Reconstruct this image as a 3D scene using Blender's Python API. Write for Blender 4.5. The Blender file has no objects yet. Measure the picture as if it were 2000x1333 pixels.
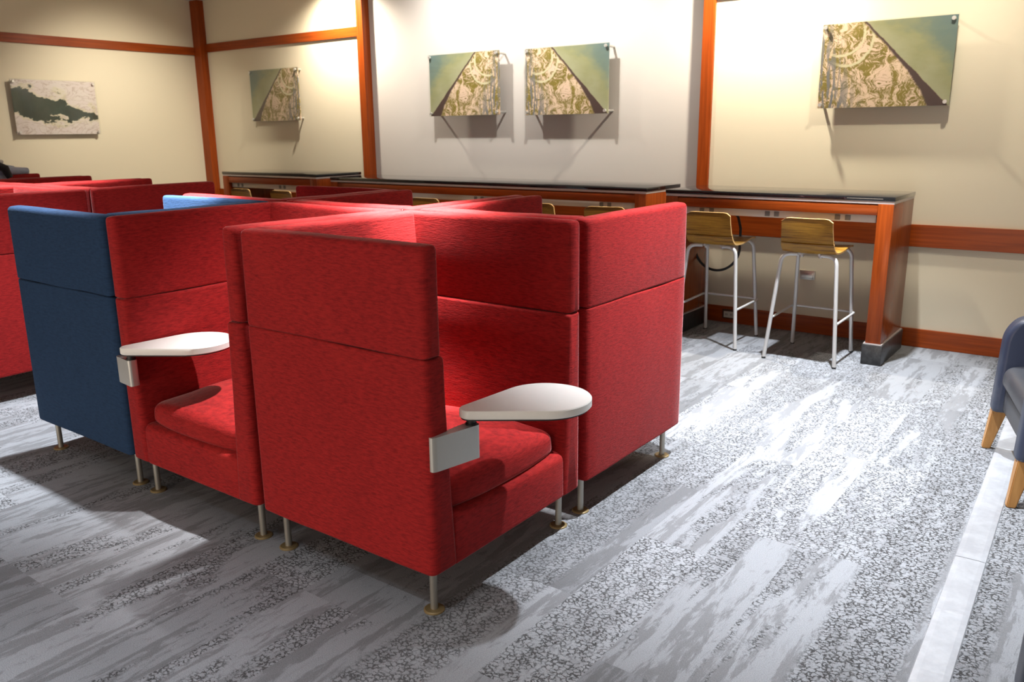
import bpy, bmesh, math, random
from mathutils import Vector, Matrix, noise as mnoise

random.seed(7)
S = bpy.context.scene
PI = math.pi

# ------------------------------------------------------------------ camera, world, lights, exposure
S.view_settings.view_transform = 'Standard'
S.view_settings.look = 'None'
S.view_settings.exposure = 0.0
S.view_settings.gamma = 1.0
S.view_settings.use_curve_mapping = False

CAM = Vector((1.5674, -1.6899, 1.4859))
YAW, PITCH, ROLL, FPX = -0.640850, -0.247179, -0.010848, 1623.69
cy, sy, cp, sp = math.cos(YAW), math.sin(YAW), math.cos(PITCH), math.sin(PITCH)
fwd = Vector((sy * cp, cy * cp, sp))
rgt0 = Vector((cy, -sy, 0))
up0 = rgt0.cross(fwd)
rgt = rgt0 * math.cos(ROLL) + up0 * math.sin(ROLL)
upv = -rgt0 * math.sin(ROLL) + up0 * math.cos(ROLL)
cam_data = bpy.data.cameras.new('camera')
cam_data.sensor_width = 36.0
cam_data.lens = 36.0 * FPX / 2000.0
cam_data.clip_start = 0.05
cam_data.dof.use_dof = True
cam_data.dof.focus_distance = 3.1
cam_data.dof.aperture_fstop = 5.0
cam = bpy.data.objects.new('camera', cam_data)
S.collection.objects.link(cam)
m = Matrix.Identity(4)
for i in range(3):
    m[i][0], m[i][1], m[i][2], m[i][3] = rgt[i], upv[i], -fwd[i], CAM[i]
cam.matrix_world = m
S.camera = cam

world = bpy.data.worlds.new('world')
S.world = world
world.use_nodes = True
bg = world.node_tree.nodes['Background']
bg.inputs['Color'].default_value = (1.0, 0.93, 0.84, 1)
bg.inputs['Strength'].default_value = 0.30

def spot(name, loc, target, power, angle, blend=0.6, color=(1, 0.95, 0.88), radius=0.035):
    d = bpy.data.lights.new(name, 'SPOT')
    d.energy = power
    d.spot_size = math.radians(angle)
    d.spot_blend = blend
    d.color = color
    d.shadow_soft_size = radius
    o = bpy.data.objects.new(name, d)
    S.collection.objects.link(o)
    o.location = loc
    o.rotation_euler = (Vector(target) - Vector(loc)).to_track_quat('-Z', 'Y').to_euler()
    return o

COOL = (0.93, 0.96, 1.0)
WARM = (1.0, 0.90, 0.74)
NEUT = (1.0, 0.95, 0.87)
LZ = 2.97
# downlights over the booths and the aisle
spot('downlight_booths', (-0.70, 0.835, LZ), (-0.93, 0.90, 0), 2800, 26, 1.0, (1, 0.97, 0.96))
spot('downlight_booths', (-0.73, 0.820, LZ), (-1.02, 0.62, 0), 820, 48, 1.0, (1, 0.97, 0.96))
spot('downlight_booths', (-2.48, 0.36, LZ), (-2.60, 0.36, 0), 950, 58, 1.0, (0.93, 0.96, 1.0))
spot('downlight_booths', (-2.48, 0.40, LZ), (-2.40, 0.77, 1.05), 2600, 24, 1.0, (0.93, 0.96, 1.0))
spot('downlight_booths', (-4.25, 0.70, LZ), (-4.25, 0.74, 0), 1100, 56, 1.0, (1, 0.96, 0.95))
spot('downlight_aisle', (0.60, 1.46, LZ), (0.62, 1.55, 0), 980, 68, 1.0, COOL)
spot('downlight_aisle', (0.20, 3.22, LZ), (0.22, 3.15, 0), 1060, 66, 1.0, COOL)
# downlights of the next row, toward the photographer
spot('downlight_front', (-0.75, -1.80, LZ), (-0.75, -1.80, 0), 190, 76, 1.0, (0.82, 0.91, 1.0))
spot('downlight_front', (0.35, -1.45, LZ), (0.35, -1.45, 0), 170, 76, 1.0, COOL)
spot('downlight_front', (-2.60, -1.80, LZ), (-2.60, -1.80, 0), 170, 74, 1.0, (0.82, 0.91, 1.0))
# wall washers
spot('washer', (-0.72, 4.12, 2.95), (-0.80, 4.48, 1.9), 380, 140, 1.0, WARM)
spot('washer', (0.60, 3.55, 2.95), (0.45, 4.49, 1.5), 110, 95, 1.0, WARM)
spot('washer', (-2.25, 3.72, 2.95), (-2.35, 4.56, 2.2), 145, 128, 1.0, NEUT)
spot('washer', (-3.55, 3.72, 2.95), (-3.55, 4.56, 2.2), 145, 128, 1.0, NEUT)
spot('washer', (-5.10, 4.12, 2.95), (-5.12, 4.48, 1.9), 260, 140, 1.0, WARM)
spot('washer', (-5.9, 3.1, 2.95), (-7.62, 3.4, 1.1), 215, 92, 1.0, WARM)

def area(name, loc, target, power, sx, sy_, color=(1, 0.95, 0.9)):
    d = bpy.data.lights.new(name, 'AREA')
    d.energy = power
    d.shape = 'RECTANGLE'
    d.size = sx; d.size_y = sy_
    d.color = color
    o = bpy.data.objects.new(name, d)
    S.collection.objects.link(o)
    o.location = loc
    o.rotation_euler = (Vector(target) - Vector(loc)).to_track_quat('-Z', 'Y').to_euler()
    return o
# unseen fill light added low behind the camera to brighten the booth fronts
area('front_fill', (-1.2, -4.9, 0.42), (-1.2, 0.0, 0.42), 122, 5.0, 0.70, (1, 0.82, 0.66))

# ------------------------------------------------------------------ node helpers
class NT:
    def __init__(self, name):
        self.m = bpy.data.materials.new(name)
        self.m.use_nodes = True
        self.t = self.m.node_tree
        self.b = self.t.nodes['Principled BSDF']
        self.out = self.t.nodes['Material Output']
    def n(self, kind, **kw):
        nd = self.t.nodes.new(kind)
        for k, v in kw.items():
            setattr(nd, k, v)
        return nd
    def link(self, a, b):
        self.t.links.new(a, b)
    def put(self, sock, v):
        if hasattr(v, 'is_output'):
            self.link(v, sock)
        elif v is not None:
            if sock.type == 'RGBA' and len(v) == 3:
                v = (*v, 1)
            sock.default_value = v
    def math(self, op, a, b=None, c=None, clamp=False):
        nd = self.n('ShaderNodeMath', operation=op, use_clamp=clamp)
        self.put(nd.inputs[0], a)
        if b is not None: self.put(nd.inputs[1], b)
        if c is not None: self.put(nd.inputs[2], c)
        return nd.outputs[0]
    def mix(self, f, a, b, blend='MIX'):
        nd = self.n('ShaderNodeMix', data_type='RGBA', blend_type=blend)
        nd.clamp_factor = True
        self.put(nd.inputs[0], f)
        self.put(nd.inputs[6], a)
        self.put(nd.inputs[7], b)
        return nd.outputs[2]
    def coords(self, which='Object'):
        return self.n('ShaderNodeTexCoord').outputs[which]
    def mapping(self, v, scale=(1, 1, 1), loc=(0, 0, 0), rot=(0, 0, 0)):
        nd = self.n('ShaderNodeMapping')
        self.link(v, nd.inputs[0])
        nd.inputs['Scale'].default_value = scale
        nd.inputs['Location'].default_value = loc
        nd.inputs['Rotation'].default_value = rot
        return nd.outputs[0]
    def noise(self, v, scale=5, detail=2, rough=0.5, dist=0.0):
        nd = self.n('ShaderNodeTexNoise')
        if v is not None: self.link(v, nd.inputs['Vector'])
        nd.inputs['Scale'].default_value = scale
        nd.inputs['Detail'].default_value = detail
        nd.inputs['Roughness'].default_value = rough
        nd.inputs['Distortion'].default_value = dist
        return nd.outputs[0]
    def ramp(self, f, stops):
        nd = self.n('ShaderNodeValToRGB')
        el = nd.color_ramp.elements
        while len(el) > 1: el.remove(el[-1])
        for i, (p, c) in enumerate(stops):
            e = el[0] if i == 0 else el.new(p)
            e.position = p
            if isinstance(c, (int, float)): c = (c, c, c)
            e.color = (*c, 1)
        self.put(nd.inputs[0], f)
        return nd.outputs[0]
    def step(self, f, a, b):
        nd = self.n('ShaderNodeMapRange', interpolation_type='SMOOTHSTEP')
        self.put(nd.inputs[0], f)
        nd.inputs[1].default_value = a
        nd.inputs[2].default_value = b
        return nd.outputs[0]
    def sep(self, v):
        nd = self.n('ShaderNodeSeparateXYZ')
        self.link(v, nd.inputs[0])
        return nd.outputs
    def comb(self, x=0.0, y=0.0, z=0.0):
        nd = self.n('ShaderNodeCombineXYZ')
        self.put(nd.inputs[0], x); self.put(nd.inputs[1], y); self.put(nd.inputs[2], z)
        return nd.outputs[0]
    def bump(self, h, strength=0.3, dist=0.01):
        nd = self.n('ShaderNodeBump')
        nd.inputs['Strength'].default_value = strength
        nd.inputs['Distance'].default_value = dist
        self.link(h, nd.inputs['Height'])
        self.link(nd.outputs[0], self.b.inputs['Normal'])
    def set(self, **kw):
        names = dict(color='Base Color', rough='Roughness', metal='Metallic', spec='Specular IOR Level',
                     sheen='Sheen Weight', sheen_rough='Sheen Roughness', sheen_tint='Sheen Tint',
                     coat='Coat Weight', coat_rough='Coat Roughness', ior='IOR')
        for k, v in kw.items():
            self.put(self.b.inputs[names[k]], v)
        return self

def plain(name, color, rough=0.5, metal=0.0, spec=0.5, **kw):
    t = NT(name)
    c = t.coords()
    n = t.noise(c, 60, 3)
    t.set(color=t.mix(t.math('MULTIPLY', n, 0.18), color, tuple(x * 0.7 for x in color)), rough=rough, metal=metal, spec=spec, **kw)
    return t.m

def chenille(name, base, dark, light, sheen, tint, streak=1.0):
    t = NT(name)
    c = t.coords()
    fine = t.noise(t.mapping(c, (38, 38, 210)), 1.0, 3, 0.65)
    med = t.noise(t.mapping(c, (26, 26, 120)), 1.0, 3, 0.65)
    big = t.noise(t.mapping(c, (3.2, 3.2, 3.0)), 1.0, 3, 0.6, 0.6)
    f = t.math('ADD', t.math('MULTIPLY', fine, 0.55 * streak), t.math('MULTIPLY', med, 0.45))
    col = t.mix(t.step(f, 0.30 * (0.45 + 0.55 * streak), 0.66 * (0.45 + 0.55 * streak)), dark, base)
    col = t.mix(t.math('MULTIPLY', t.step(big, 0.52, 0.75), 0.28), col, dark)
    col = t.mix(t.math('MULTIPLY', t.step(big, 0.48, 0.25), 0.25), col, light)
    t.set(color=col, rough=0.85, spec=0.18, sheen=sheen, sheen_rough=0.22, sheen_tint=tint)
    t.bump(t.math('ADD', fine, t.math('MULTIPLY', t.noise(c, 420, 2), 0.6)), 0.35, 0.004)
    return t.m

M = {}
M['red'] = chenille('red_chenille', (0.36, 0.016, 0.016), (0.185, 0.008, 0.009), (0.43, 0.026, 0.020), 0.55, (1.0, 0.62, 0.64))
M['blue'] = chenille('blue_fabric', (0.018, 0.046, 0.105), (0.012, 0.031, 0.072), (0.026, 0.062, 0.135), 0.08, (0.6, 0.75, 1.0), 0.6)

def wood(name, a, b, scale=(2.5, 60, 60), rough=0.32, coat=0.35):
    t = NT(name)
    c = t.coords()
    g = t.noise(t.mapping(c, scale), 1.0, 4, 0.6, 0.4)
    p = t.noise(c, 6, 2)
    col = t.mix(t.step(g, 0.3, 0.72), a, b)
    col = t.mix(t.math('MULTIPLY', p, 0.2), col, a)
    t.set(color=col, rough=rough, coat=coat * 0.3, coat_rough=0.2, spec=0.18)
    return t.m
CH_A, CH_B = (0.200, 0.034, 0.004), (0.320, 0.058, 0.007)
M['cherry_h'] = wood('cherry_wood', CH_A, CH_B, (2.2, 2.2, 70))
M['cherry_v'] = wood('cherry_wood_upright', CH_A, CH_B, (60, 60, 2.0))
M['cherry_panel'] = wood('cherry_veneer', (0.19, 0.036, 0.006), (0.29, 0.058, 0.010), (60, 60, 2.0), 0.24, 0.5)
M['maple'] = wood('maple_wood', (0.40, 0.20, 0.065), (0.52, 0.28, 0.095), (40, 40, 3.0), 0.4, 0.2)

def zebrano():
    t = NT('zebrano_plywood')
    c = t.coords()
    w = t.noise(t.mapping(c, (1.6, 5, 55), (0.3, 0, 0)), 1.0, 4, 0.62, 0.5)
    f = t.noise(t.mapping(c, (8, 30, 260)), 1.0, 2, 0.6)
    k = t.math('ADD', t.math('MULTIPLY', w, 0.75), t.math('MULTIPLY', f, 0.25))
    col = t.ramp(k, [(0.30, (0.075, 0.030, 0.004)), (0.43, (0.20, 0.088, 0.011)), (0.52, (0.40, 0.205, 0.026)), (0.60, (0.20, 0.095, 0.013)), (0.70, (0.52, 0.30, 0.065))])
    t.set(color=col, rough=0.42, coat=0.08, coat_rough=0.3, spec=0.3)
    return t.m
M['zebrano'] = zebrano()
M['ply_edge'] = plain('plywood_edge', (0.68, 0.43, 0.17), 0.5)
M['chrome'] = plain('brushed_steel_tube', (0.62, 0.61, 0.58), 0.38, 0.75)
M['silver_paint'] = plain('silver_painted_tube', (0.62, 0.62, 0.61), 0.42, 0.25)
M['leg_metal'] = plain('dull_nickel_leg', (0.42, 0.40, 0.35), 0.38, 0.8)
M['disc'] = plain('tarnished_brass_disc', (0.24, 0.175, 0.08), 0.5, 0.35)
M['white_lam'] = plain('white_laminate', (0.83, 0.83, 0.80), 0.42, 0, 0.4)
M['black_rubber'] = plain('black_rubber', (0.016, 0.016, 0.017), 0.55)
M['alu_cast'] = plain('cast_aluminium', (0.52, 0.52, 0.49), 0.40, 0.5)
M['granite'] = None
def granite():
    t = NT('polished_black_granite')
    c = t.coords()
    n = t.noise(c, 260, 2)
    t.set(color=t.mix(t.step(n, 0.62, 0.72), (0.010, 0.010, 0.011), (0.05, 0.05, 0.048)), rough=0.012, spec=0.75)
    return t.m
M['granite'] = granite()
def stone():
    t = NT('black_stone_plinth')
    c = t.coords()
    n = t.noise(c, 24, 5, 0.7)
    t.set(color=t.mix(t.step(n, 0.35, 0.75), (0.018, 0.019, 0.020), (0.052, 0.054, 0.056)), rough=0.35)
    return t.m
M['stone'] = stone()
M['strip_metal'] = plain('aluminium_trim', (0.60, 0.55, 0.53), 0.4, 0.35)
M['strip_white'] = plain('power_strip_enamel', (0.62, 0.58, 0.53), 0.45)
M['socket'] = plain('grey_socket_plastic', (0.20, 0.19, 0.18), 0.5)
M['slot'] = plain('socket_slot', (0.012, 0.012, 0.012), 0.6)
M['ivory'] = plain('ivory_plastic', (0.55, 0.53, 0.46), 0.45)
M['dark_frame'] = plain('dark_bronze_box', (0.045, 0.022, 0.012), 0.45)
M['steel_plate'] = plain('brushed_steel_plate', (0.50, 0.47, 0.42), 0.28, 0.9)

def wallpaint(name, col, rough=0.75):
    t = NT(name)
    c = t.coords()
    weave = t.noise(t.mapping(c, (90, 90, 260)), 1.0, 2, 0.6)
    big = t.noise(c, 1.2, 2)
    t.set(color=t.mix(t.math('MULTIPLY', t.math('ADD', t.math('MULTIPLY', weave, 0.5), t.math('MULTIPLY', big, 0.5)), 0.16), col, tuple(x * 0.78 for x in col)), rough=rough, spec=0.2)
    t.bump(weave, 0.12, 0.002)
    return t.m
M['cream'] = wallpaint('cream_wallcovering', (0.66, 0.60, 0.46))
M['grey'] = wallpaint('pale_grey_wallcovering', (0.49, 0.46, 0.43))
M['ceil'] = wallpaint('white_ceiling_tile', (0.72, 0.70, 0.66))

def carpet():
    t = NT('patterned_carpet_planks')
    c = t.coords()
    x, y, z = t.sep(c)
    ix = t.math('FLOOR', t.math('DIVIDE', x, 0.25))
    wn = t.n('ShaderNodeTexWhiteNoise', noise_dimensions='1D')
    t.link(ix, wn.inputs['W'])
    st = wn.outputs['Value']
    iy = t.math('FLOOR', t.math('ADD', t.math('ADD', y, 0.107), t.math('MULTIPLY', t.math('FLOOR', t.math('MULTIPLY', st, 4.0)), 0.25)))
    wn2 = t.n('ShaderNodeTexWhiteNoise', noise_dimensions='2D')
    t.link(t.comb(ix, iy), wn2.inputs['Vector'])
    rc = wn2.outputs['Color']
    r1 = wn2.outputs['Value']
    off = t.n('ShaderNodeVectorMath', operation='SCALE')
    t.link(rc, off.inputs[0]); off.inputs['Scale'].default_value = 1.1
    def warped(sx, sy, k):
        mp = t.mapping(c, (sx, sy, 1), (k, k * 1.7, 0))
        ad = t.n('ShaderNodeVectorMath', operation='ADD')
        t.link(mp, ad.inputs[0]); t.link(off.outputs[0], ad.inputs[1])
        return ad.outputs[0]
    streak = t.noise(warped(13.0, 1.7, 3.1), 1.0, 5, 0.66, 0.55)      # dark dragged streaks
    zone = t.noise(warped(4.2, 0.75, 11.7), 1.0, 4, 0.62, 0.35)       # where the crackle shows
    cloud = t.noise(warped(26, 8.0, 23.0), 1.0, 5, 0.72, 0.9)
    wob = t.noise(c, 70, 2)
    vc = t.n('ShaderNodeVectorMath', operation='ADD')
    t.link(t.mapping(c, (52, 62, 1)), vc.inputs[0])
    wobv = t.n('ShaderNodeVectorMath', operation='SCALE')
    wcol = t.n('ShaderNodeTexNoise'); t.link(c, wcol.inputs['Vector']); wcol.inputs['Scale'].default_value = 85
    t.link(wcol.outputs['Color'], wobv.inputs[0]); wobv.inputs['Scale'].default_value = 1.5
    t.link(wobv.outputs[0], vc.inputs[1])
    vo = t.n('ShaderNodeTexVoronoi', feature='DISTANCE_TO_EDGE', voronoi_dimensions='2D')
    t.link(vc.outputs[0], vo.inputs['Vector']); vo.inputs['Scale'].default_value = 1.0
    crack = t.step(t.math('ADD', vo.outputs['Distance'], t.math('MULTIPLY', t.math('SUBTRACT', t.noise(c, 38, 3, 0.7), 0.5), 0.34)), 0.19, 0.08)
    zmask = t.step(t.math('ADD', zone, t.math('MULTIPLY', t.math('SUBTRACT', r1, 0.5), 0.16)), 0.505, 0.555)
    def bandx(a, b):
        return t.math('MULTIPLY', t.step(x, a - 0.02, a + 0.02), t.step(x, b + 0.02, b - 0.02))
    bands = t.math('ADD', bandx(0.97, 1.21), t.math('ADD', bandx(1.30, 1.41), t.math('MULTIPLY', bandx(-0.06, 0.16), 0.8)))
    zmask = t.math('MAXIMUM', t.math('MULTIPLY', zmask, t.math('ADD', 0.55, t.math('MULTIPLY', cloud, 0.7))), bands)
    breakup = t.step(t.noise(c, 26, 3, 0.7), 0.34, 0.52)
    crack = t.math('MULTIPLY', t.math('MULTIPLY', crack, zmask), breakup)
    light = (0.285, 0.302, 0.328)
    mid = (0.158, 0.163, 0.174)
    dark = (0.085, 0.086, 0.090)
    smask = t.math('MULTIPLY', t.step(t.math('ADD', t.math('MULTIPLY', streak, 0.72), t.math('MULTIPLY', cloud, 0.28)), 0.485, 0.545), t.math('SUBTRACT', 1.0, t.math('MULTIPLY', zmask, 0.6)))
    col = t.mix(t.math('MULTIPLY', smask, 0.72), light, mid)
    col = t.mix(t.math('MULTIPLY', t.step(cloud, 0.52, 0.68), 0.35), col, mid)
    col = t.mix(t.math('MULTIPLY', t.step(streak, 0.64, 0.72), 0.5), col, dark)
    col = t.mix(t.math('MULTIPLY', crack, 0.92), col, (0.030, 0.030, 0.031))
    val = t.math('ADD', 0.74, t.math('MULTIPLY', r1, 0.46))
    speck = t.noise(c, 330, 3, 0.8)
    val = t.math('MULTIPLY', val, t.math('ADD', 0.12, t.math('MULTIPLY', speck, 1.76)))
    hs = t.n('ShaderNodeVectorMath', operation='SCALE')
    t.link(col, hs.inputs[0]); t.link(val, hs.inputs['Scale'])
    t.set(color=hs.outputs[0], rough=0.9, spec=0.12, sheen=0.08)
    t.bump(t.math('ADD', t.math('MULTIPLY', t.noise(c, 330, 2, 0.7), 0.8), t.math('MULTIPLY', crack, -0.6)), 0.5, 0.006)
    return t.m
M['carpet'] = carpet()

def leather(name, col, worn):
    t = NT(name)
    c = t.coords()
    g = t.noise(c, 170, 3, 0.7)
    w = t.noise(c, 5.0, 4, 0.6)
    t.set(color=t.mix(t.step(w, 0.5, 0.72), col, worn), rough=0.42, spec=0.5)
    t.bump(g, 0.15, 0.002)
    return t.m
M['navy'] = leather('navy_leather', (0.026, 0.036, 0.070), (0.050, 0.060, 0.090))
M['charcoal'] = leather('charcoal_leather', (0.048, 0.052, 0.062), (0.085, 0.088, 0.10))

def track():
    t = NT('scuffed_aluminium')
    c = t.coords()
    s = t.noise(t.mapping(c, (6, 90, 1), (0, 0, 0), (0, 0, 0.2)), 1.0, 3, 0.7)
    b = t.noise(c, 9, 4, 0.7)
    t.set(color=t.mix(t.step(b, 0.35, 0.7), (0.40, 0.42, 0.46), (0.49, 0.52, 0.56)), metal=0.45, rough=t.math('ADD', 0.36, t.math('MULTIPLY', s, 0.25)))
    t.bump(s, 0.12, 0.001)
    return t.m
M['track'] = track()

def acrylic():
    t = NT('clear_acrylic')
    t.t.nodes.remove(t.b)
    tr = t.n('ShaderNodeBsdfTransparent'); tr.inputs[0].default_value = (0.965, 0.975, 0.965, 1)
    gl = t.n('ShaderNodeBsdfGlossy'); gl.inputs['Roughness'].default_value = 0.03
    fr = t.n('ShaderNodeFresnel'); fr.inputs['IOR'].default_value = 1.49
    mx = t.n('ShaderNodeMixShader')
    t.link(fr.outputs[0], mx.inputs[0]); t.link(tr.outputs[0], mx.inputs[1]); t.link(gl.outputs[0], mx.inputs[2])
    t.link(mx.outputs[0], t.out.inputs[0])
    ge = t.n('ShaderNodeNewGeometry')
    t.link(t.math('MULTIPLY', fr.outputs[0], t.math('SUBTRACT', 1.0, ge.outputs['Backfacing'])), mx.inputs[0])
    return t.m
M['acrylic'] = acrylic()

def delta_print():
    t = NT('aerial_delta_print')
    uv = t.coords('UV')
    u, v, _ = t.sep(uv)
    n1 = t.noise(uv, 9, 4, 0.65)
    s = t.math('SUBTRACT', u, t.math('ADD', 0.335, t.math('MULTIPLY', t.math('SUBTRACT', 1.0, v), 0.655)))
    s = t.math('ADD', s, t.math('MULTIPLY', t.math('SUBTRACT', n1, 0.5), 0.035))
    # land: warped feathery growth
    wv = t.n('ShaderNodeTexNoise'); t.link(uv, wv.inputs['Vector']); wv.inputs['Scale'].default_value = 5
    sc = t.n('ShaderNodeVectorMath', operation='SCALE'); t.link(wv.outputs['Color'], sc.inputs[0]); sc.inputs['Scale'].default_value = 0.30
    ad = t.n('ShaderNodeVectorMath', operation='ADD'); t.link(uv, ad.inputs[0]); t.link(sc.outputs[0], ad.inputs[1])
    f1 = t.noise(t.mapping(ad.outputs[0], (13, 5.5, 1), rot=(0, 0, 0.35)), 1.0, 6, 0.72, 0.7)
    f2 = t.noise(t.mapping(uv, (5, 3, 1), (2.2, 0.4, 0)), 1.0, 2)
    fine = t.noise(t.mapping(ad.outputs[0], (75, 30, 1), rot=(0, 0, 0.5)), 1.0, 4, 0.75, 0.6)
    k = t.math('ADD', t.math('MULTIPLY', f1, 0.58), t.math('MULTIPLY', fine, 0.42))
    green = t.mix(f2, (0.13, 0.105, 0.030), (0.27, 0.20, 0.032))
    land = t.mix(t.step(k, 0.455, 0.535), t.mix(f2, (0.64, 0.44, 0.36), (0.72, 0.55, 0.38)), green)
    # greyish strands at the far left foot
    strands = t.step(t.math('ADD', u, t.math('MULTIPLY', v, 0.24)), 0.42, 0.14)
    lines = t.noise(t.mapping(uv, (34, 2.6, 1), rot=(0, 0, 0.28)), 1.0, 3, 0.6, 0.5)
    land = t.mix(t.math('MULTIPLY', strands, t.step(lines, 0.46, 0.53)), land, (0.17, 0.165, 0.17))
    # curved channels
    def arc(cx, cyy, r, w):
        du = t.math('MULTIPLY', t.math('SUBTRACT', u, cx), 1.5)
        dv = t.math('SUBTRACT', v, cyy)
        d = t.math('SQRT', t.math('ADD', t.math('POWER', du, 2.0), t.math('POWER', dv, 2.0)))
        d = t.math('ABSOLUTE', t.math('SUBTRACT', d, t.math('ADD', r, t.math('MULTIPLY', t.math('SUBTRACT', n1, 0.5), 0.06))))
        low = t.math('MULTIPLY', t.step(v, cyy + 0.18, cyy), t.step(u, cx - 0.12, cx))
        return t.math('MULTIPLY', t.step(d, w * 1.6, w * 0.6), low)
    a1 = arc(0.20, 0.80, 0.30, 0.014)
    a2 = arc(0.16, 0.88, 0.26, 0.012)
    land = t.mix(t.math('MAXIMUM', a1, a2), land, (0.56, 0.50, 0.33))
    # water
    wn = t.noise(uv, 3.2, 4, 0.6)
    wm = t.math('ADD', t.math('MULTIPLY', s, 1.15), t.math('MULTIPLY', t.math('SUBTRACT', wn, 0.5), 0.7))
    water = t.ramp(wm, [(0.0, (0.33, 0.32, 0.20)), (0.22, (0.27, 0.265, 0.14)), (0.45, (0.15, 0.19, 0.155)), (0.8, (0.10, 0.155, 0.165))])
    bw = t.math('ADD', 0.020, t.math('MULTIPLY', t.math('POWER', t.math('SUBTRACT', 1.0, v), 3.0), 0.13))
    sb = t.math('ADD', s, bw)
    base = t.mix(t.step(s, -0.004, 0.010), land, water)
    band = t.math('MULTIPLY', t.step(sb, -0.012, 0.012), t.step(s, 0.010, -0.002))
    col = t.mix(band, base, (0.075, 0.045, 0.040))
    t.set(color=col, rough=0.45, spec=0.3)
    return t.m
M['delta'] = delta_print()

def marble_print():
    t = NT('marbled_mineral_print')
    uv = t.coords('UV')
    u, v, _ = t.sep(uv)
    n = t.noise(uv, 4.2, 5, 0.6, 0.3)
    sw = t.noise(uv, 3.4, 5, 0.62, 2.2)
    axis = t.math('ABSOLUTE', t.math('SUBTRACT', v, t.math('SUBTRACT', 0.62, t.math('MULTIPLY', u, 0.30))))
    rad = t.math('SUBTRACT', 0.24, t.math('MULTIPLY', t.math('POWER', u, 2.0), 0.20))
    k = t.math('ADD', t.math('SUBTRACT', axis, rad), t.math('MULTIPLY', t.math('SUBTRACT', n, 0.5), 0.95))
    vein = t.step(t.math('ABSOLUTE', t.math('SUBTRACT', sw, 0.5)), 0.03, 0.0)
    lightc = t.mix(sw, (0.62, 0.51, 0.53), (0.66, 0.60, 0.55))
    lightc = t.mix(t.math('MULTIPLY', vein, 0.6), lightc, (0.33, 0.22, 0.17))
    rim = t.math('MULTIPLY', t.step(k, 0.10, 0.02), 0.5)
    lightc = t.mix(rim, lightc, (0.60, 0.54, 0.33))
    darkc = t.mix(n, (0.040, 0.034, 0.026), (0.055, 0.085, 0.070))
    t.set(color=t.mix(t.step(k, 0.012, -0.012), lightc, darkc), rough=0.4, spec=0.3)
    return t.m
M['marble'] = marble_print()
def cloth(name, col):
    t = NT(name)
    c = t.coords()
    n = t.noise(c, 18, 4, 0.7)
    t.set(color=t.mix(n, tuple(x * 0.6 for x in col), col), rough=0.9, sheen=0.2)
    return t.m
M['jacket'] = cloth('grey_blue_cloth', (0.40, 0.48, 0.62))
M['jacket_lining'] = cloth('black_lining', (0.015, 0.016, 0.02))
M['jacket_white'] = cloth('white_cloth', (0.8, 0.8, 0.78))

# ------------------------------------------------------------------ mesh helpers
def link(name, bm, mat, parent=None, smooth=True, auto=35, loc=None):
    bmesh.ops.recalc_face_normals(bm, faces=bm.faces[:])
    me = bpy.data.meshes.new(name)
    bm.to_mesh(me); bm.free()
    me.materials.append(M[mat] if isinstance(mat, str) else mat)
    if smooth:
        me.polygons.foreach_set('use_smooth', [True] * len(me.polygons))
        me.set_sharp_from_angle(angle=math.radians(auto))
    o = bpy.data.objects.new(name, me)
    S.collection.objects.link(o)
    if parent: o.parent = parent
    if loc: o.location = loc
    return o

def struct(name, bm, mat, **kw):
    o = link(name, bm, mat, smooth=False, **kw)
    o['kind'] = 'structure'
    return o

def thing(name, label, cat, loc=(0, 0, 0), rz=0.0, group=None):
    o = bpy.data.objects.new(name, None)
    S.collection.objects.link(o)
    o.empty_display_size = 0.1
    o.location = loc; o.rotation_euler = (0, 0, rz)
    return tag(o, label, cat, group)

def tag(o, label, cat, group=None):
    o['label'] = label; o['category'] = cat
    if group: o['group'] = group
    return o

def dup(root, loc, rz, label, group=None):
    r = root.copy(); S.collection.objects.link(r)
    r.location = loc; r.rotation_euler = (0, 0, rz); r['label'] = label
    if group: r['group'] = group
    for ch in list(root.children):
        c = ch.copy(); S.collection.objects.link(c); c.parent = r
        for g in list(ch.children):
            d = g.copy(); S.collection.objects.link(d); d.parent = c
    return r

def box(bm, x0, x1, y0, y1, z0, z1, bev=0.0, seg=2):
    r = bmesh.ops.create_cube(bm, size=1)
    vs = r['verts']
    for v in vs:
        v.co = Vector(((x0 + x1) / 2 + v.co.x * (x1 - x0), (y0 + y1) / 2 + v.co.y * (y1 - y0), (z0 + z1) / 2 + v.co.z * (z1 - z0)))
    if bev > 0:
        es = list({e for v in vs for e in v.link_edges})
        bmesh.ops.bevel(bm, geom=es, offset=bev, segments=seg, profile=0.5, affect='EDGES')

def B(*a, **k):
    bm = bmesh.new(); box(bm, *a, **k); return bm

def cyl(bm, p0, p1, r0, r1=None, seg=20):
    p0, p1 = Vector(p0), Vector(p1)
    r1 = r0 if r1 is None else r1
    d = p1 - p0
    q = d.to_track_quat('Z', 'Y').to_matrix().to_4x4()
    bmesh.ops.create_cone(bm, cap_ends=True, segments=seg, radius1=r0, radius2=r1, depth=d.length,
                          matrix=Matrix.Translation((p0 + p1) / 2) @ q)

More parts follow.
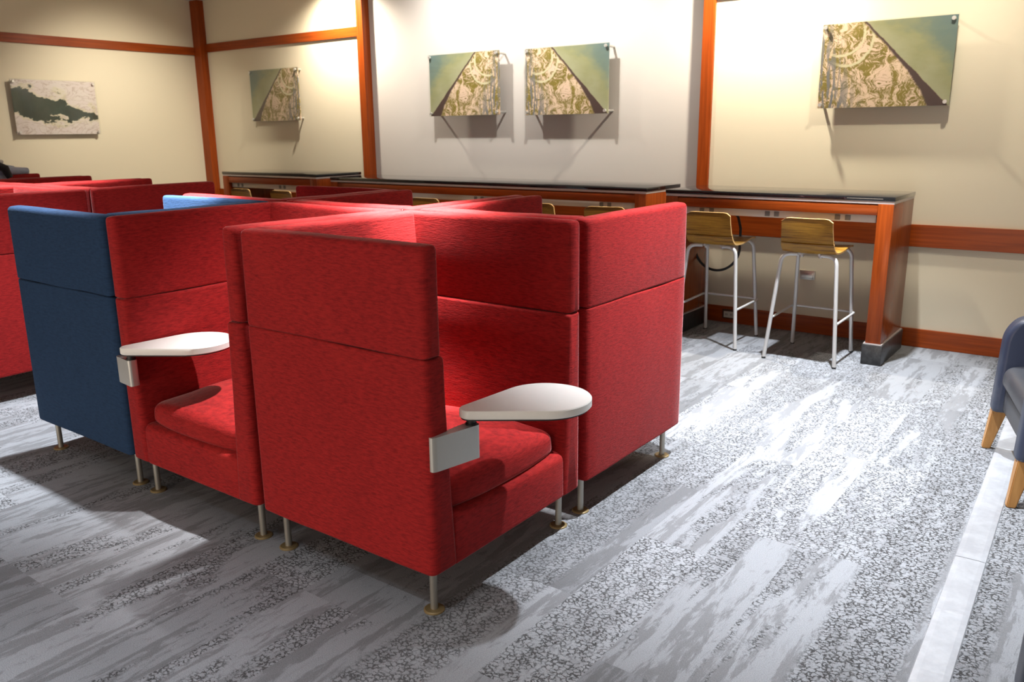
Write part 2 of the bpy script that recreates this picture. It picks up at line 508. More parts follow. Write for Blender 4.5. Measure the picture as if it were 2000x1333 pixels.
def tube(bm, pts, r, seg=12):
    pts = [Vector(p) for p in pts]
    rings = []
    prev = None
    for i, p in enumerate(pts):
        a = pts[max(0, i - 1)]; b = pts[min(len(pts) - 1, i + 1)]
        d = (b - a).normalized()
        if prev is None:
            n = d.orthogonal().normalized()
        else:
            n = (prev - d * prev.dot(d)).normalized()
        prev = n
        w = d.cross(n)
        rr = r[i] if isinstance(r, (list, tuple)) else r
        rings.append([bm.verts.new(p + (n * math.cos(2 * PI * k / seg) + w * math.sin(2 * PI * k / seg)) * rr) for k in range(seg)])
    for A, Bq in zip(rings, rings[1:]):
        for k in range(seg):
            bm.faces.new((A[k], A[(k + 1) % seg], Bq[(k + 1) % seg], Bq[k]))
    bm.faces.new(rings[0][::-1]); bm.faces.new(rings[-1])

def bez(pts, n=8):
    """round the corners of a poly-line: pts = [(x,y,z,r)...]"""
    out = []
    P = [Vector(p[:3]) for p in pts]
    for i, p in enumerate(P):
        r = pts[i][3] if len(pts[i]) > 3 else 0
        if i in (0, len(P) - 1) or r == 0:
            out.append(p); continue
        a = (P[i - 1] - p).normalized(); b = (P[i + 1] - p).normalized()
        A, Bq = p + a * r, p + b * r
        for k in range(n + 1):
            s = k / n
            out.append(A * (1 - s) ** 2 + p * 2 * s * (1 - s) + Bq * s * s)
    return out

def round_poly(pts, radii, n=4):
    out = []
    N = len(pts)
    for i in range(N):
        p = Vector(pts[i]); a = Vector(pts[i - 1]) - p; b = Vector(pts[(i + 1) % N]) - p
        r = min(radii[i], a.length * 0.49, b.length * 0.49)
        A = p + a.normalized() * r; Bq = p + b.normalized() * r
        for k in range(n + 1):
            s = k / n
            out.append(A * (1 - s) ** 2 + p * 2 * s * (1 - s) + Bq * s * s)
    return out

def block(bm, prof, L0, L1, place, rend=0.012, nseg=10, wob=0.0, seed=0.0, nr=4):
    """soft upholstered block: closed profile (t,z), swept along s from L0 to L1, ends rounded by rend"""
    tc = sum(p[0] for p in prof) / len(prof); zc = sum(p[1] for p in prof) / len(prof)
    ts = [abs(p[0] - tc) for p in prof]; zs = [abs(p[1] - zc) for p in prof]
    tm, zm = max(ts), max(zs)
    sl = []
    for k in range(nr):
        th = k / nr * PI / 2
        sl.append((L0 + rend * (1 - math.cos(th)) if False else L0 + rend * (1 - math.cos(th)), rend * (1 - math.sin(th))))
    for k in range(nseg + 1):
        sl.append((L0 + rend + (L1 - L0 - 2 * rend) * k / nseg, 0.0))
    for k in range(nr - 1, -1, -1):
        th = k / nr * PI / 2
        sl.append((L1 - rend * (1 - math.cos(th)), rend * (1 - math.sin(th))))
    rings = []
    for s, dl in sl:
        ring = []
        for t_, z_ in prof:
            t2 = tc + (t_ - tc) * max(0.0, 1 - dl / tm); z2 = zc + (z_ - zc) * max(0.0, 1 - 0.35 * dl / zm)
            co = Vector(place(s, t2, z2))
            if wob:
                nv = mnoise.noise_vector(co * 4.0 + Vector((seed, seed * 1.3, 0)))
                co = co + nv * wob
            ring.append(bm.verts.new(co))
        rings.append(ring)
    n = len(prof)
    for A, Bq in zip(rings, rings[1:]):
        for k in range(n):
            bm.faces.new((A[k], A[(k + 1) % n], Bq[(k + 1) % n], Bq[k]))
    for ring, fl in ((rings[0], True), (rings[-1], False)):
        # close with a small fan so that the end is not one huge flat n-gon
        c = bm.verts.new(sum((v.co for v in ring), Vector()) / n)
        for k in range(n):
            f = (ring[k], ring[(k + 1) % n], c)
            bm.faces.new(f[::-1] if fl else f)

# ------------------------------------------------------------------ room shell
XL, XR, YB, YG, YF, ZC = -7.62, 4.2, 4.49, 4.565, -5.0, 3.0
struct('floor', B(XL - 0.2, XR, YF, 4.8, -0.06, 0.0), 'carpet')
struct('ceiling', B(XL - 0.2, XR, YF, 4.8, ZC, ZC + 0.06), 'ceil')
struct('wall_left', B(XL - 0.12, XL, YF, 4.8, 0, ZC), 'cream')
struct('wall_back_left', B(XL, -4.86, YB, YB + 0.2, 0, ZC), 'cream')
struct('wall_back_middle', B(-4.86, -1.18, YG, YG + 0.12, 0, ZC), 'grey')
struct('wall_back_right', B(-1.18, XR, YB, YB + 0.2, 0, ZC), 'cream')
# upright cherry posts where the wall steps back, and in the corner
struct('trim_1', B(XL, XL + 0.14, YB - 0.09, YB, 0, ZC, bev=0.003), 'cherry_v')
struct('trim_2', B(-4.925, -4.835, YB - 0.022, YG + 0.02, 0, ZC, bev=0.003), 'cherry_v')
struct('trim_3', B(-1.215, -1.120, YB - 0.022, YB + 0.02, 0, ZC, bev=0.003), 'cherry_v')
# high rails
struct('trim_4', B(XL, XL + 0.022, YF, YB - 0.09, 2.395, 2.485, bev=0.003), 'cherry_h')
struct('trim_5', B(XL + 0.14, -4.925, YB - 0.020, YB, 2.425, 2.520, bev=0.003), 'cherry_h')
struct('trim_6', B(-1.120, XR, YB - 0.020, YB, 2.418, 2.515, bev=0.003), 'cherry_h')
# chair rails
for i, (a, b, y) in enumerate(((XL + 0.14, -4.925, YB), (-4.835, -1.215, YG), (-1.120, XR, YB))):
    struct('trim_%d' % (7 + i), B(a, b, y - 0.020, y, 0.695, 0.845, bev=0.003), 'cherry_h')
struct('trim_10', B(XL, XL + 0.020, YF, YB - 0.09, 0.695, 0.845, bev=0.003), 'cherry_h')
struct('baseboard_left', B(XL, XL + 0.018, YF, YB - 0.09, 0, 0.128, bev=0.003), 'cherry_h')
struct('baseboard_back_left', B(XL + 0.14, -4.925, YB - 0.018, YB, 0, 0.128, bev=0.003), 'cherry_h')
struct('baseboard_back_middle', B(-4.835, -1.215, YG - 0.018, YG, 0, 0.128, bev=0.003), 'cherry_h')
struct('baseboard_back_right', B(-1.120, XR, YB - 0.018, YB, 0, 0.128, bev=0.003), 'cherry_h')

# ------------------------------------------------------------------ booth chairs
HS = 0.420            # half the footprint
ZB, ZSEAM, ZT = 0.155, 0.848, 1.177

def side_profile(lower, Ttop, Tseam, Tbot):
    if lower:
        return round_poly([(0, ZB), (0, ZSEAM - 0.0005), (Tseam, ZSEAM - 0.0005), (Tseam + 0.006, (ZSEAM + ZB) * 0.62), (Tbot, ZB)], [0.012, 0.009, 0.012, 0.2, 0.012])
    return round_poly([(0, ZSEAM + 0.0005), (0, ZT), (Ttop, ZT + 0.004), (Tseam - 0.006, ZSEAM + 0.0005)], [0.008, 0.022, 0.022, 0.010])

def booth(fabric, label, loc, rz, group):
    root = thing('booth_chair', label, 'booth chair', loc, rz, group)
    for sgn in (-1, 1):
        bm = bmesh.new()
        def place(s, t, z, g=sgn):
            return (s, g * (HS - t), z)
        block(bm, side_profile(True, 0.07, 0.082, 0.122), -HS, HS, place, 0.026, 12, 0.003, 1.3 * sgn)
        block(bm, side_profile(False, 0.07, 0.082, 0.122), -HS, HS - 0.001, place, 0.026, 12, 0.003, 4.1 * sgn)
        link('side_panel', bm, fabric, root)
    bm = bmesh.new()
    def placeb(s, t, z):
        return (-HS + t, s, z)
    block(bm, side_profile(True, 0.085, 0.128, 0.180), -HS + 0.068, HS - 0.068, placeb, 0.012, 12, 0.004, 8.0)
    block(bm, side_profile(False, 0.085, 0.130, 0.180), -HS + 0.062, HS - 0.062, placeb, 0.012, 12, 0.004, 9.0)
    link('back_panel', bm, fabric, root)
    bm = bmesh.new()
    def placer(s, t, z):
        return (HS - 0.004 - t, s, z)
    block(bm, round_poly([(0, ZB - 0.003), (0, 0.322), (0.07, 0.330), (0.07, ZB)], [0.012, 0.03, 0.03, 0.01]), -HS + 0.105, HS - 0.105, placer, 0.012, 10, 0.003, 3.0)
    link('seat_rail', bm, fabric, root)
    link('seat_base', B(-HS + 0.11, HS - 0.072, -HS + 0.09, HS - 0.09, ZB + 0.005, 0.305), fabric, root)
    # puffy loose cushion
    bm = bmesh.new()
    prof = round_poly([(-0.30, 0.312), (-0.30, 0.425), (0.05, 0.462), (0.396, 0.424), (0.402, 0.330), (0.36, 0.312)], [0.03, 0.05, 0.5, 0.075, 0.05, 0.02], 6)
    def placec(s, t, z):
        e = 1 - (abs(s) / 0.325) ** 2.2
        zz = z if z < 0.36 else 0.36 + (z - 0.36) * (0.62 + 0.38 * e)
        tt = t if t < 0.2 else t - 0.03 * (abs(s) / 0.325) ** 3
        return (tt, s, zz)
    block(bm, prof, -0.318, 0.318, placec, 0.05, 14, 0.005, 6.0, 6)
    link('seat_cushion', bm, fabric, root, auto=60)
    for sx in (-1, 1):
        for sy_ in (-1, 1):
            x, y = sx * (HS - 0.060), sy_ * (HS - 0.060)
            bm = bmesh.new(); cyl(bm, (x, y, 0.006), (x, y, ZB + 0.02), 0.0125)
            lg = link('leg', bm, 'leg_metal', root)
            bm = bmesh.new(); cyl(bm, (x, y, 0.0), (x, y, 0.004), 0.034, seg=28); cyl(bm, (x, y, 0.004), (x, y, 0.007), 0.034, 0.030, seg=28)
            link('foot_disc', bm, 'disc', lg)
    return root

def tablet(root, start, post, centre):
    """swing tablet: bracket on the end of the right side panel, pivot post, teardrop top"""
    a, p, c = Vector(start), Vector(post), Vector(centre)
    d = (p - a).normalized(); nrm = Vector((d.y, -d.x))
    if nrm.x < 0: nrm = -nrm
    L = (p - a).length
    # wedge plan: thin rounded nose, thick at the post
    plan = [a - nrm * 0.010, a + nrm * 0.004, a + d * 0.012 + nrm * 0.010, p + d * 0.012 + nrm * 0.022, p + d * 0.020 + nrm * 0.014,
            p + d * 0.020 - nrm * 0.012, p + d * 0.006 - nrm * 0.022, p - d * 0.03 - nrm * 0.020]
    plan = round_poly([tuple(v) for v in plan], [0.004, 0.005, 0.01, 0.008, 0.008, 0.01, 0.01, 0.02], 3)
    bm = bmesh.new()
    lo = [bm.verts.new((v.x, v.y, 0.506)) for v in plan]; hi = [bm.verts.new((v.x, v.y, 0.614)) for v in plan]
    n = len(plan)
    for k in range(n): bm.faces.new((lo[k], lo[(k + 1) % n], hi[(k + 1) % n], hi[k]))
    bm.faces.new(lo[::-1]); bm.faces.new(hi)
    br = link('tablet_bracket', bm, 'alu_cast', root)
    br['label'] = 'silver cast bracket of the swing tablet'
    bm = bmesh.new(); cyl(bm, (p.x, p.y, 0.600), (p.x, p.y, 0.642), 0.0145); cyl(bm, (p.x, p.y, 0.613), (p.x, p.y, 0.619), 0.018)
    link('pivot_post', bm, 'black_rubber', br)
    # teardrop outline: tangent hull of two circles
    r0, r1 = 0.036, 0.146
    ax = (c - p); D = ax.length; ang = math.atan2(ax.y, ax.x); al = math.acos((r0 - r1) / D)
    out = []
    for k in range(13):
        th = ang + al + (2 * PI - 2 * al) * k / 12
        out.append((p.x + r0 * math.cos(th), p.y + r0 * math.sin(th)))
    for k in range(37):
        th = ang - al + 2 * al * k / 36
        out.append((c.x + r1 * math.cos(th), c.y + r1 * math.sin(th)))
    bm = bmesh.new()
    lev = [(0.640, 0.003), (0.643, 0.0), (0.664, 0.0), (0.667, 0.003)]
    cen = (p + c) / 2
    rings = []
    for z, ins in lev:
        ring = []
        for x, y in out:
            v = Vector((x, y)) - cen
            v = cen + v * (1 - ins / max(0.05, v.length))
            ring.append(bm.verts.new((v.x, v.y, z)))
        rings.append(ring)
    n = len(out)
    for A, Bq in zip(rings, rings[1:]):
        for k in range(n): bm.faces.new((A[k], A[(k + 1) % n], Bq[(k + 1) % n], Bq[k]))
    bm.faces.new(rings[0][::-1]); bm.faces.new(rings[-1])
    tp = link('tablet_top', bm, 'white_lam', br)
    tp['label'] = 'white teardrop tablet top'
    bm = bmesh.new()
    for k in range(1):
        pass
    lo = [bm.verts.new((cen.x + (x - cen.x) * 0.97, cen.y + (y - cen.y) * 0.97, 0.635)) for x, y in out]
    hi = [bm.verts.new((cen.x + (x - cen.x) * 0.97, cen.y + (y - cen.y) * 0.97, 0.6405)) for x, y in out]
    for k in range(n): bm.faces.new((lo[k], lo[(k + 1) % n], hi[(k + 1) % n], hi[k]))
    bm.faces.new(lo[::-1]); bm.faces.new(hi)
    link('tablet_underside', bm, 'black_rubber', br)

GA, GB = 'high-backed booth chairs of the near cluster', 'high-backed booth chairs of the far left cluster'
proto = booth('red', 'red booth chair turning its plain outer side panel to the right aisle', (-0.42, 1.300, 0), PI / 2, GA)
c1 = dup(proto, (-0.42, 0.420, 0), 0, 'foremost red booth chair with white swing tablet, open to the right aisle', GA)
tablet(c1, (0.420, -0.414), (0.440, -0.250), (0.565, -0.025))
c3 = dup(proto, (-1.288, 0.420, 0), -PI / 2, 'red booth chair between the blue panel and the foremost chair, with white swing tablet', GA)
tablet(c3, (0.442, -0.402), (0.442, -0.298), (0.225, -0.172))
dup(proto, (-1.288, 1.300, 0), PI / 2, 'red booth chair back to back with the second tablet chair, facing the counters', GA)
dup(proto, (-2.148, 1.300, 0), PI, 'red booth chair just behind the blue booth chair, facing the far left cluster', GA)
booth('blue', 'dark blue booth chair at the left end of the near cluster', (-2.148, 0.420, 0), PI, GA)
XB = -3.47
dup(proto, (XB - 0.42, 0.420, 0), -PI / 2, 'red booth chair directly behind the blue one, cut by the left edge of the photo', GB)
dup(proto, (XB - 0.42, 1.300, 0), PI / 2, 'red booth chair of the far cluster with its panel nearest the corner post', GB)
dup(proto, (XB - 1.288, 0.420, 0), -PI / 2, 'far cluster booth chair of which only a lit top shows at the left edge', GB)
dup(proto, (XB - 1.288, 1.300, 0), PI / 2, 'second red booth chair of the far cluster, open toward the back wall', GB)
dup(proto, (XB - 2.156, 1.300, 0), PI / 2, 'farthest red booth chair, under the grey jacket', GB)

# ------------------------------------------------------------------ bar counters
def counter(label, x0, x1, yf, yb, dz, outlets, group):
    root = thing('bar_counter', label, 'counter', ((x0 + x1) / 2, (yf + yb) / 2, 0), 0, group)
    cx, cyy = (x0 + x1) / 2, (yf + yb) / 2
    hx, hy = (x1 - x0) / 2, (yb - yf) / 2
    z = lambda h: h + dz
    link('countertop', B(-hx, hx, -hy, hy, z(1.043), z(1.070), bev=0.003), 'granite', root)
    link('reveal_strip', B(-hx + 0.004, hx - 0.004, -hy + 0.004, hy - 0.004, z(1.026), z(1.0425)), 'strip_metal', root)
    for sx in (-1, 1):
        xo = sx * (hx - 0.005); xi = sx * (hx - 0.097)
        a, b = min(xo, xi), max(xo, xi)
        pn = link('end_panel', B(a, b, -hy + 0.010, hy - 0.005, 0.14, z(1.0255), bev=0.002), 'cherry_panel', root)
        pl = B(a - 0.016, b + 0.016, -hy - 0.010, hy + 0.005, 0.0, 0.132, bev=0.003)
        link('plinth', pl, 'stone', pn)
        link('plinth_trim', B(a - 0.010, b + 0.010, -hy - 0.004, hy + 0.003, 0.1325, 0.1395), 'strip_metal', pn)
        link('leg_facing', B(a, b, -hy + 0.002, -hy + 0.0105, 0.14, z(1.0255), bev=0.002), 'cherry_v', pn)
    link('apron', B(-hx + 0.098, hx - 0.098, -hy + 0.006, -hy + 0.028, z(0.955), z(1.016), bev=0.002), 'cherry_h', root)
    ps = link('power_strip', B(-hx + 0.11, hx - 0.11, -hy + 0.040, -hy + 0.075, z(0.905), z(0.953), bev=0.003), 'strip_white', root)
    for u in outlets:
        bm = bmesh.new()
        px = u - cx
        box(bm, px - 0.017, px + 0.017, -hy + 0.036, -hy + 0.0405, z(0.913), z(0.946), bev=0.003)
        ol = link('outlet', bm, 'socket', ps)
    link('back_rail', B(-hx + 0.098, hx - 0.098, hy - 0.05, hy - 0.02, z(0.90), z(1.02), bev=0.002), 'cherry_h', root)
    return root
GC = 'black-topped bar counters along the back wall'
c_right = counter('short bar counter at right with two stools and a visible orange end leg', -1.158, 0.386, 3.828, 4.392, 0.0, (-0.89, -0.817, -0.418, -0.355, 0.041, 0.105), GC)
counter('long bar counter below the pair of pictures on the grey wall', -4.80, -1.345, 3.895, 4.470, 0.0, (-3.9, -3.83, -3.0, -2.93, -2.4, -2.33, -1.75, -1.68), GC)
counter('bar counter in the far corner between the two left posts', -6.42, -4.89, 3.80, 4.40, 0.028, (-6.2, -6.13, -5.5, -5.43), GC)

# ------------------------------------------------------------------ bar stools (local: facing +Y, origin on floor under the seat)
def stool(label, loc, rz, group):
    root = thing('bar_stool', label, 'stool', loc, rz, group)
    # bent plywood shell: side profile (y,z) from top of back, down, bend, out to the front edge
    prof = bez([(0, -0.262, 0.945), (0, -0.250, 0.83, 0.05), (0, -0.232, 0.728, 0.075), (0, -0.05, 0.720, 0.08), (0, 0.13, 0.747, 0.05), (0, 0.175, 0.738)], 8)
    bm = bmesh.new()
    W = 13
    rows = []
    tot = len(prof)
    for i, p in enumerate(prof):
        f = i / (tot - 1)
        hw = 0.158 + 0.012 * min(1, f * 2.2)
        row = []
        for k in range(W):
            s = -1 + 2 * k / (W - 1)
            back = max(0.0, 1 - f * 2.6)
            # round the two free corners
            x = s * hw
            y, z = p.y, p.z
            y -= 0.018 * (s * s) * -1 * back * -1      # shallow hollow across the back
            if i == 0:
                z -= 0.022 * max(0.0, abs(s) - 0.80) / 0.2
                z -= 0.004 * (1 - s * s)
            if i == tot - 1:
                y -= 0.02 * max(0.0, abs(s) - 0.8) / 0.2
            z -= 0.006 * (1 - s * s) * (1 - back)
            row.append(Vector((x, y, z)))
        rows.append(row)
    T = 0.011
    def normal(i, k):
        a = rows[max(0, i - 1)][k]; b = rows[min(tot - 1, i + 1)][k]
        d = (b - a).normalized()
        return Vector((0, -d.z, d.y)) * (1)
    # d runs down then forward; inner (sitting) side is up/forward
    top = [[bm.verts.new(rows[i][k]) for k in range(W)] for i in range(tot)]
    bot = []
    for i in range(tot):
        r_ = []
        for k in range(W):
            nv = normal(i, k)
            if nv.z < 0 and i > tot * 0.6: nv = -nv
            r_.append(bm.verts.new(rows[i][k] - nv * T))
        bot.append(r_)
    edge = []
    for i in range(tot - 1):
        for k in range(W - 1):
            bm.faces.new((top[i][k], top[i][k + 1], top[i + 1][k + 1], top[i + 1][k]))
            bm.faces.new((bot[i][k], bot[i + 1][k], bot[i + 1][k + 1], bot[i][k + 1]))
        for k in (0, W - 1):
            edge.append(bm.faces.new((top[i][k], top[i + 1][k], bot[i + 1][k], bot[i][k])))
    for i in (0, tot - 1):
        for k in range(W - 1):
            edge.append(bm.faces.new((top[i][k], bot[i][k], bot[i][k + 1], top[i][k + 1])))
    for f in edge: f.material_index = 1
    sh = link('seat_shell', bm, 'zebrano', root)
    sh.data.materials.append(M['ply_edge'])
    # legs: each tube runs up, bends in under the seat
    feet = {(-1, -1): (-0.232, -0.245), (1, -1): (0.227, -0.250), (-1, 1): (-0.205, 0.250), (1, 1): (0.200, 0.235)}
    R = 0.0125
    for (sx, sy_), (fx, fy) in feet.items():
        tx, ty = sx * 0.172, (-0.195 if sy_ < 0 else 0.135)
        pts = bez([(fx, fy, 0.004), (tx, ty, 0.700 if sy_ < 0 else 0.712, 0.055), (sx * 0.075, ty * 0.92, 0.704 if sy_ < 0 else 0.722)], 8)
        bm = bmesh.new(); tube(bm, pts, R)
        lg = link('leg', bm, 'silver_paint', root)
        bm = bmesh.new(); cyl(bm, (fx, fy, 0.0), (fx, fy, 0.012), 0.013)
        link('foot_cap', bm, 'black_rubber', lg)
    bm = bmesh.new()
    tube(bm, [(-0.06, -0.18, 0.704), (-0.055, 0.0, 0.703), (-0.06, 0.125, 0.72)], 0.009)
    tube(bm, [(0.06, -0.18, 0.704), (0.055, 0.0, 0.703), (0.06, 0.125, 0.72)], 0.009)
    for sx in (-1, 1):
        cyl(bm, (sx * 0.06, -0.15, 0.682), (sx * 0.06, -0.15, 0.712), 0.011)
    link('under_frame', bm, 'silver_paint', root)
    # footrest: sides and front
    def at(sx, sy_, z):
        fx, fy = feet[(sx, sy_)]
        tx, ty = sx * 0.172, (-0.195 if sy_ < 0 else 0.135)
        f = z / 0.70
        return (fx + (tx - fx) * f, fy + (ty - fy) * f, z)
    a0 = at(-1, -1, 0.275); a1 = at(-1, 1, 0.285); b1 = at(1, 1, 0.285); b0 = at(1, -1, 0.275)
    pts = bez([a0, (a1[0] - 0.022, a1[1] + 0.018, 0.285, 0.05), (b1[0] + 0.022, b1[1] + 0.018, 0.285, 0.05), b0], 6)
    bm = bmesh.new(); tube(bm, pts, 0.008)
    link('footrest', bm, 'silver_paint', root)
    return root
GS = 'zebra-grained bar stools tucked under the counters'
s0 = stool('bar stool nearest the orange end leg of the right counter', (-0.055, 3.848, 0), 0, GS)
dup(s0, (-0.748, 3.930, 0), math.radians(0.5), 'bar stool at the right counter beside the red booth panel, before the cable loop', GS)
for x, y, lb in ((-1.615, 3.93, 'rightmost stool at the long counter'),
                 (-2.170, 3.95, 'stool at the long counter half hidden by the lit booth wall end'),
                 (-2.755, 3.95, 'stool at the long counter just peeping over the brightest booth top'),
                 (-3.300, 3.90, 'leftmost stool at the long counter, beside a red booth end'),
                 (-5.215, 3.90, 'right one of the two stool backs at the far corner counter'),
                 (-5.86, 3.90, 'left one of the two stool backs at the far corner counter')):
    dup(s0, (x, y, 0.0), math.radians(12) if x > -2 else 0.0, lb, GS)

# ------------------------------------------------------------------ wall pictures (local: face looks along -Y, origin at the wall behind its centre)
def picture(label, loc, rz, mat, mirror, stand, group, w=0.84, h=0.56):
    root = thing('wall_picture', label, 'picture', loc, rz, group)
    bm = bmesh.new(); uvl = bm.loops.layers.uv.new('UVMap')
    y0, y1 = -stand, -stand + 0.008
    pw, ph = w / 2 - 0.006, h / 2 - 0.006
    box(bm, -pw, pw, y0, y1, -ph, ph)
    for f in bm.faces:
        for l in f.loops:
            uu = l.vert.co.x / (2 * pw) + 0.5
            l[uvl].uv = ((1 - uu) if mirror else uu, l.vert.co.z / (2 * ph) + 0.5)
    link('print_panel', bm, mat, root, smooth=False)
    link('acrylic_sheet', B(-w / 2, w / 2, y0 - 0.014, y0 - 0.006, -h / 2, h / 2), 'acrylic', root, smooth=False)
    for sx in (-1, 1):
        for sz in (-1, 1):
            bm = bmesh.new()
            x, z = sx * (w / 2 - 0.028), sz * (h / 2 - 0.028)
            cyl(bm, (x, 0, z), (x, y1 + 0.001, z), 0.010, seg=18)
            cyl(bm, (x, y0 - 0.0145, z), (x, y0 - 0.026, z), 0.0135, 0.012, seg=18)
            cyl(bm, (x, y0 + 0.002, z), (x, y0 - 0.0145, z), 0.006, seg=12)
            link('standoff', bm, 'chrome', root)
    return root
GP = 'aerial landscape prints on the back wall'
picture('single print on the cream right wall, dark diagonal falling to the right', (0.106, YB, 1.893), 0, 'delta', False, 0.075, GP)
picture('right one of the two pictures on the grey wall', (-2.420, YG, 1.896), 0, 'delta', False, 0.115, GP)
picture('left one of the two pictures on the grey wall, a mirror image of its neighbour', (-3.535, YG, 1.908), 0, 'delta', True, 0.115, GP)
picture('small-looking print between the two left posts, above the far corner counter', (-6.235, YB, 1.902), 0, 'delta', True, 0.055, GP)
picture('white and dark green marbled picture on the far left wall', (XL, 2.695, 1.775), PI / 2, 'marble', False, 0.055, None, 0.86, 0.55)

# ------------------------------------------------------------------ leather armchairs (local: facing +X)
def armchair(label, loc, rz, group):
    root = thing('armchair', label, 'armchair', loc, rz, group)
    HW = 0.375
    def arm(sg):
        bm = bmesh.new()
        prof = round_poly([(-0.36, 0.195), (-0.36, 0.665), (0.27, 0.650), (0.325, 0.575), (0.342, 0.195)], [0.02, 0.06, 0.06, 0.07, 0.02], 6)
        block(bm, prof, sg * HW - 0.055 - sg * 0.055, sg * HW + 0.055 - sg * 0.055, lambda s, t, z: (t, s, z), 0.035, 4, 0.003, sg * 2.0, 6)
        return bm
    for sg in (-1, 1):
        link('arm', arm(sg), 'navy', root, auto=60)
    bm = bmesh.new()
    block(bm, round_poly([(-0.44, 0.20), (-0.47, 0.80), (-0.33, 0.82), (-0.26, 0.20)], [0.03, 0.06, 0.06, 0.03], 6), -HW + 0.02, HW - 0.02, lambda s, t, z: (t, s, z), 0.04, 8, 0.004, 5.0, 6)
    link('backrest', bm, 'charcoal', root, auto=60)
    bm = bmesh.new()
    block(bm, round_poly([(-0.30, 0.20), (-0.30, 0.33), (0.300, 0.33), (0.300, 0.205)], [0.01, 0.01, 0.02, 0.02], 4), -HW + 0.10, HW - 0.10, lambda s, t, z: (t, s, z), 0.01, 6, 0.0, 0)
    link('seat_base', bm, 'charcoal', root)
    bm = bmesh.new()
    block(bm, round_poly([(-0.28, 0.33), (-0.28, 0.43), (0.1, 0.452), (0.318, 0.425), (0.322, 0.335)], [0.03, 0.04, 0.4, 0.045, 0.03], 6), -HW + 0.112, HW - 0.112, lambda s, t, z: (t, s, z), 0.035, 8, 0.003, 7.0, 6)
    link('seat_cushion', bm, 'charcoal', root, auto=60)
    for sx in (-1, 1):
        for sy_ in (-1, 1):
            bm = bmesh.new()
            x0, y0 = sx * 0.30, sy_ * (HW - 0.045)
            x1, y1 = sx * 0.335, sy_ * (HW - 0.030)
            q = [bm.verts.new((x0 + a * 0.032, y0 + b * 0.032, 0.215)) for a, b in ((-1, -1), (1, -1), (1, 1), (-1, 1))]
            p = [bm.verts.new((x1 + a * 0.017, y1 + b * 0.019, 0.0)) for a, b in ((-1, -1), (1, -1), (1, 1), (-1, 1))]
            for k in range(4): bm.faces.new((p[k], p[(k + 1) % 4], q[(k + 1) % 4], q[k]))
            bm.faces.new(p[::-1]); bm.faces.new(q)
            bmesh.ops.bevel(bm, geom=bm.edges[:], offset=0.004, segments=2, affect='EDGES')
            link('leg', bm, 'maple', root)
    return root
AZ = math.radians(180 + 14.9)
GR = 'navy leather armchairs at the right edge'
nx, ny = math.cos(AZ), math.sin(AZ)
mid = Vector((1.240, 2.305))
ac = Vector((mid.x - nx * 0.335, mid.y - ny * 0.335, 0))
a1 = armchair('navy leather armchair on pale wooden legs beside the metal floor strip', ac, AZ, GR)
dup(a1, (ac.x + 0.345, ac.y - 2.245, 0), AZ, 'dark armchair corner cut off at the bottom right edge of the photo', GR)

# ------------------------------------------------------------------ floor cable cover
root = thing('cable_cover', 'flat scuffed aluminium strip running along the carpet by the armchairs', 'floor strip', (1.292, 0.55, 0), math.radians(1.35))
for y0, y1 in ((-1.2, 0.845), (0.848, 3.0)):
    bm = bmesh.new()
    prof = [(-0.05, 0.0), (-0.047, 0.004), (-0.03, 0.0055), (0.03, 0.0055), (0.047, 0.004), (0.05, 0.0)]
    a = [bm.verts.new((x, y0, z)) for x, z in prof]; b = [bm.verts.new((x, y1, z)) for x, z in prof]
    for k in range(5): bm.faces.new((a[k], a[k + 1], b[k + 1], b[k]))
    bm.faces.new((a[0], b[0], b[5], a[5])); bm.faces.new(a); bm.faces.new(b[::-1])
    link('strip_section', bm, 'track', root, smooth=False)

# ------------------------------------------------------------------ small fittings on the right wall
root = thing('wall_plate', 'brushed steel plate low on the wall behind the stool by the end leg', 'wall plate', (-0.310, YB, 0.433), 0)
link('plate_frame', B(-0.056, 0.056, -0.009, 0.0, -0.034, 0.034, bev=0.002), 'steel_plate', root)
link('plate_centre', B(-0.046, 0.046, -0.0125, -0.0085, -0.024, 0.024, bev=0.003), 'steel_plate', root)
root = thing('baseboard_outlet', 'double socket in a dark box on the baseboard under the right counter', 'socket', (-0.885, YB - 0.018, 0.070), 0)
link('outlet_box', B(-0.056, 0.056, -0.010, 0.0, -0.036, 0.036, bev=0.002), 'dark_frame', root)
fp = link('face_plate', B(-0.044, 0.040, -0.0135, -0.0095, -0.027, 0.022, bev=0.002), 'ivory', root)
for sx in (-1, 1):
    bm = bmesh.new()
    box(bm, sx * 0.020 - 0.008, sx * 0.020 - 0.005, -0.0150, -0.0130, -0.009, 0.007)
    box(bm, sx * 0.020 + 0.003, sx * 0.020 + 0.006, -0.0150, -0.0130, -0.009, 0.007)
    link('socket_slots', bm, 'slot', fp)

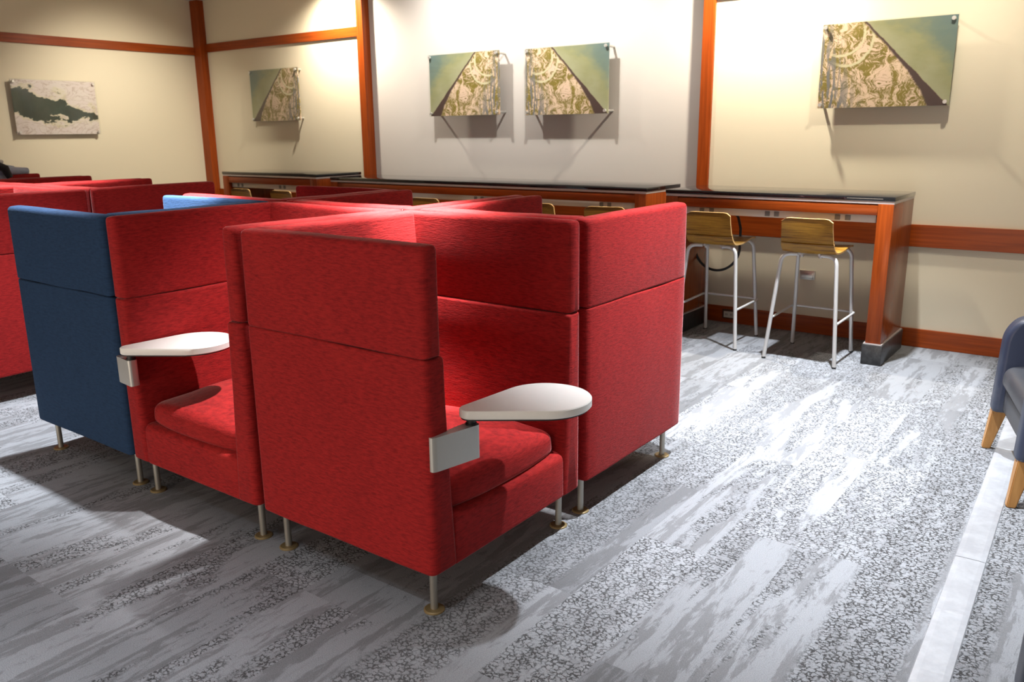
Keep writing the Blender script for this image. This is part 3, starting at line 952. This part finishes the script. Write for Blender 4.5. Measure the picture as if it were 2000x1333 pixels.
# hanging loop of cable under the right counter
pts = []
for k in range(41):
    th = math.radians(175 + 190 * k / 40)
    pts.append((-0.905 + 0.178 * math.cos(th), 4.20, 0.640 + 0.185 * math.sin(th)))
pts = [(-1.045, 4.20, 0.90), (-1.080, 4.20, 0.80)] + pts + [(-0.728, 4.20, 0.78), (-0.750, 4.20, 0.86), (-0.785, 4.19, 0.90)]
bm = bmesh.new(); tube(bm, pts, 0.0095, 10)
cb = link('power_cable', bm, 'black_rubber', None)
tag(cb, 'black cable hanging in a loop below the right counter', 'cable')
bm = bmesh.new(); box(bm, -1.075, -1.015, 4.165, 4.235, 0.895, 1.025, bev=0.004)
link('cable_gland', bm, 'black_rubber', cb)
bm = bmesh.new(); box(bm, -0.815, -0.755, 4.165, 4.235, 0.895, 1.025, bev=0.004)
link('cable_gland', bm, 'black_rubber', cb)

# ------------------------------------------------------------------ jacket over the farthest booth wall
jx, jz = XB - 2.156 - 0.385, ZT
root = thing('jacket', 'grey-blue jacket draped over the farthest booth wall at the left edge', 'jacket', (jx, 1.30, jz + 0.012), 0)
def lump(bm, c, r, seed, amp=0.25):
    res = bmesh.ops.create_icosphere(bm, subdivisions=4, radius=1)
    for v in res['verts']:
        n_ = mnoise.noise(v.co * 1.8 + Vector((seed, 0, 0))) * amp + mnoise.noise(v.co * 4.5 + Vector((0, seed, 0))) * amp * 0.35
        d = v.co * (1 + n_)
        v.co = Vector((c[0] + d.x * r[0], c[1] + d.y * r[1], c[2] + d.z * r[2]))
bm = bmesh.new()
lump(bm, (0.0, 0.03, 0.02), (0.075, 0.20, 0.070), 2.0)
lump(bm, (0.055, -0.04, -0.09), (0.030, 0.18, 0.17), 5.0)
lump(bm, (-0.060, -0.04, -0.09), (0.030, 0.18, 0.15), 9.0)
link('body', bm, 'jacket', root, auto=80)
bm = bmesh.new()
tube(bm, [(0.03, 0.02, 0.065), (0.035, 0.12, 0.045), (0.02, 0.19, 0.022), (0.01, 0.27, 0.018), (0.0, 0.33, 0.016)], [0.045, 0.042, 0.034, 0.030, 0.027], 16)
link('sleeve', bm, 'jacket', root, auto=80)
bm = bmesh.new()
tube(bm, [(0.070, 0.07, 0.075), (0.088, 0.12, 0.045), (0.095, 0.145, -0.03)], [0.030, 0.034, 0.025], 14)
link('lining', bm, 'jacket_lining', root, auto=80)
bm = bmesh.new()
tube(bm, [(0.03, -0.02, 0.105), (0.035, 0.07, 0.108), (0.03, 0.135, 0.098)], [0.03, 0.026, 0.012], 14)
link('collar', bm, 'jacket_white', root, auto=80)
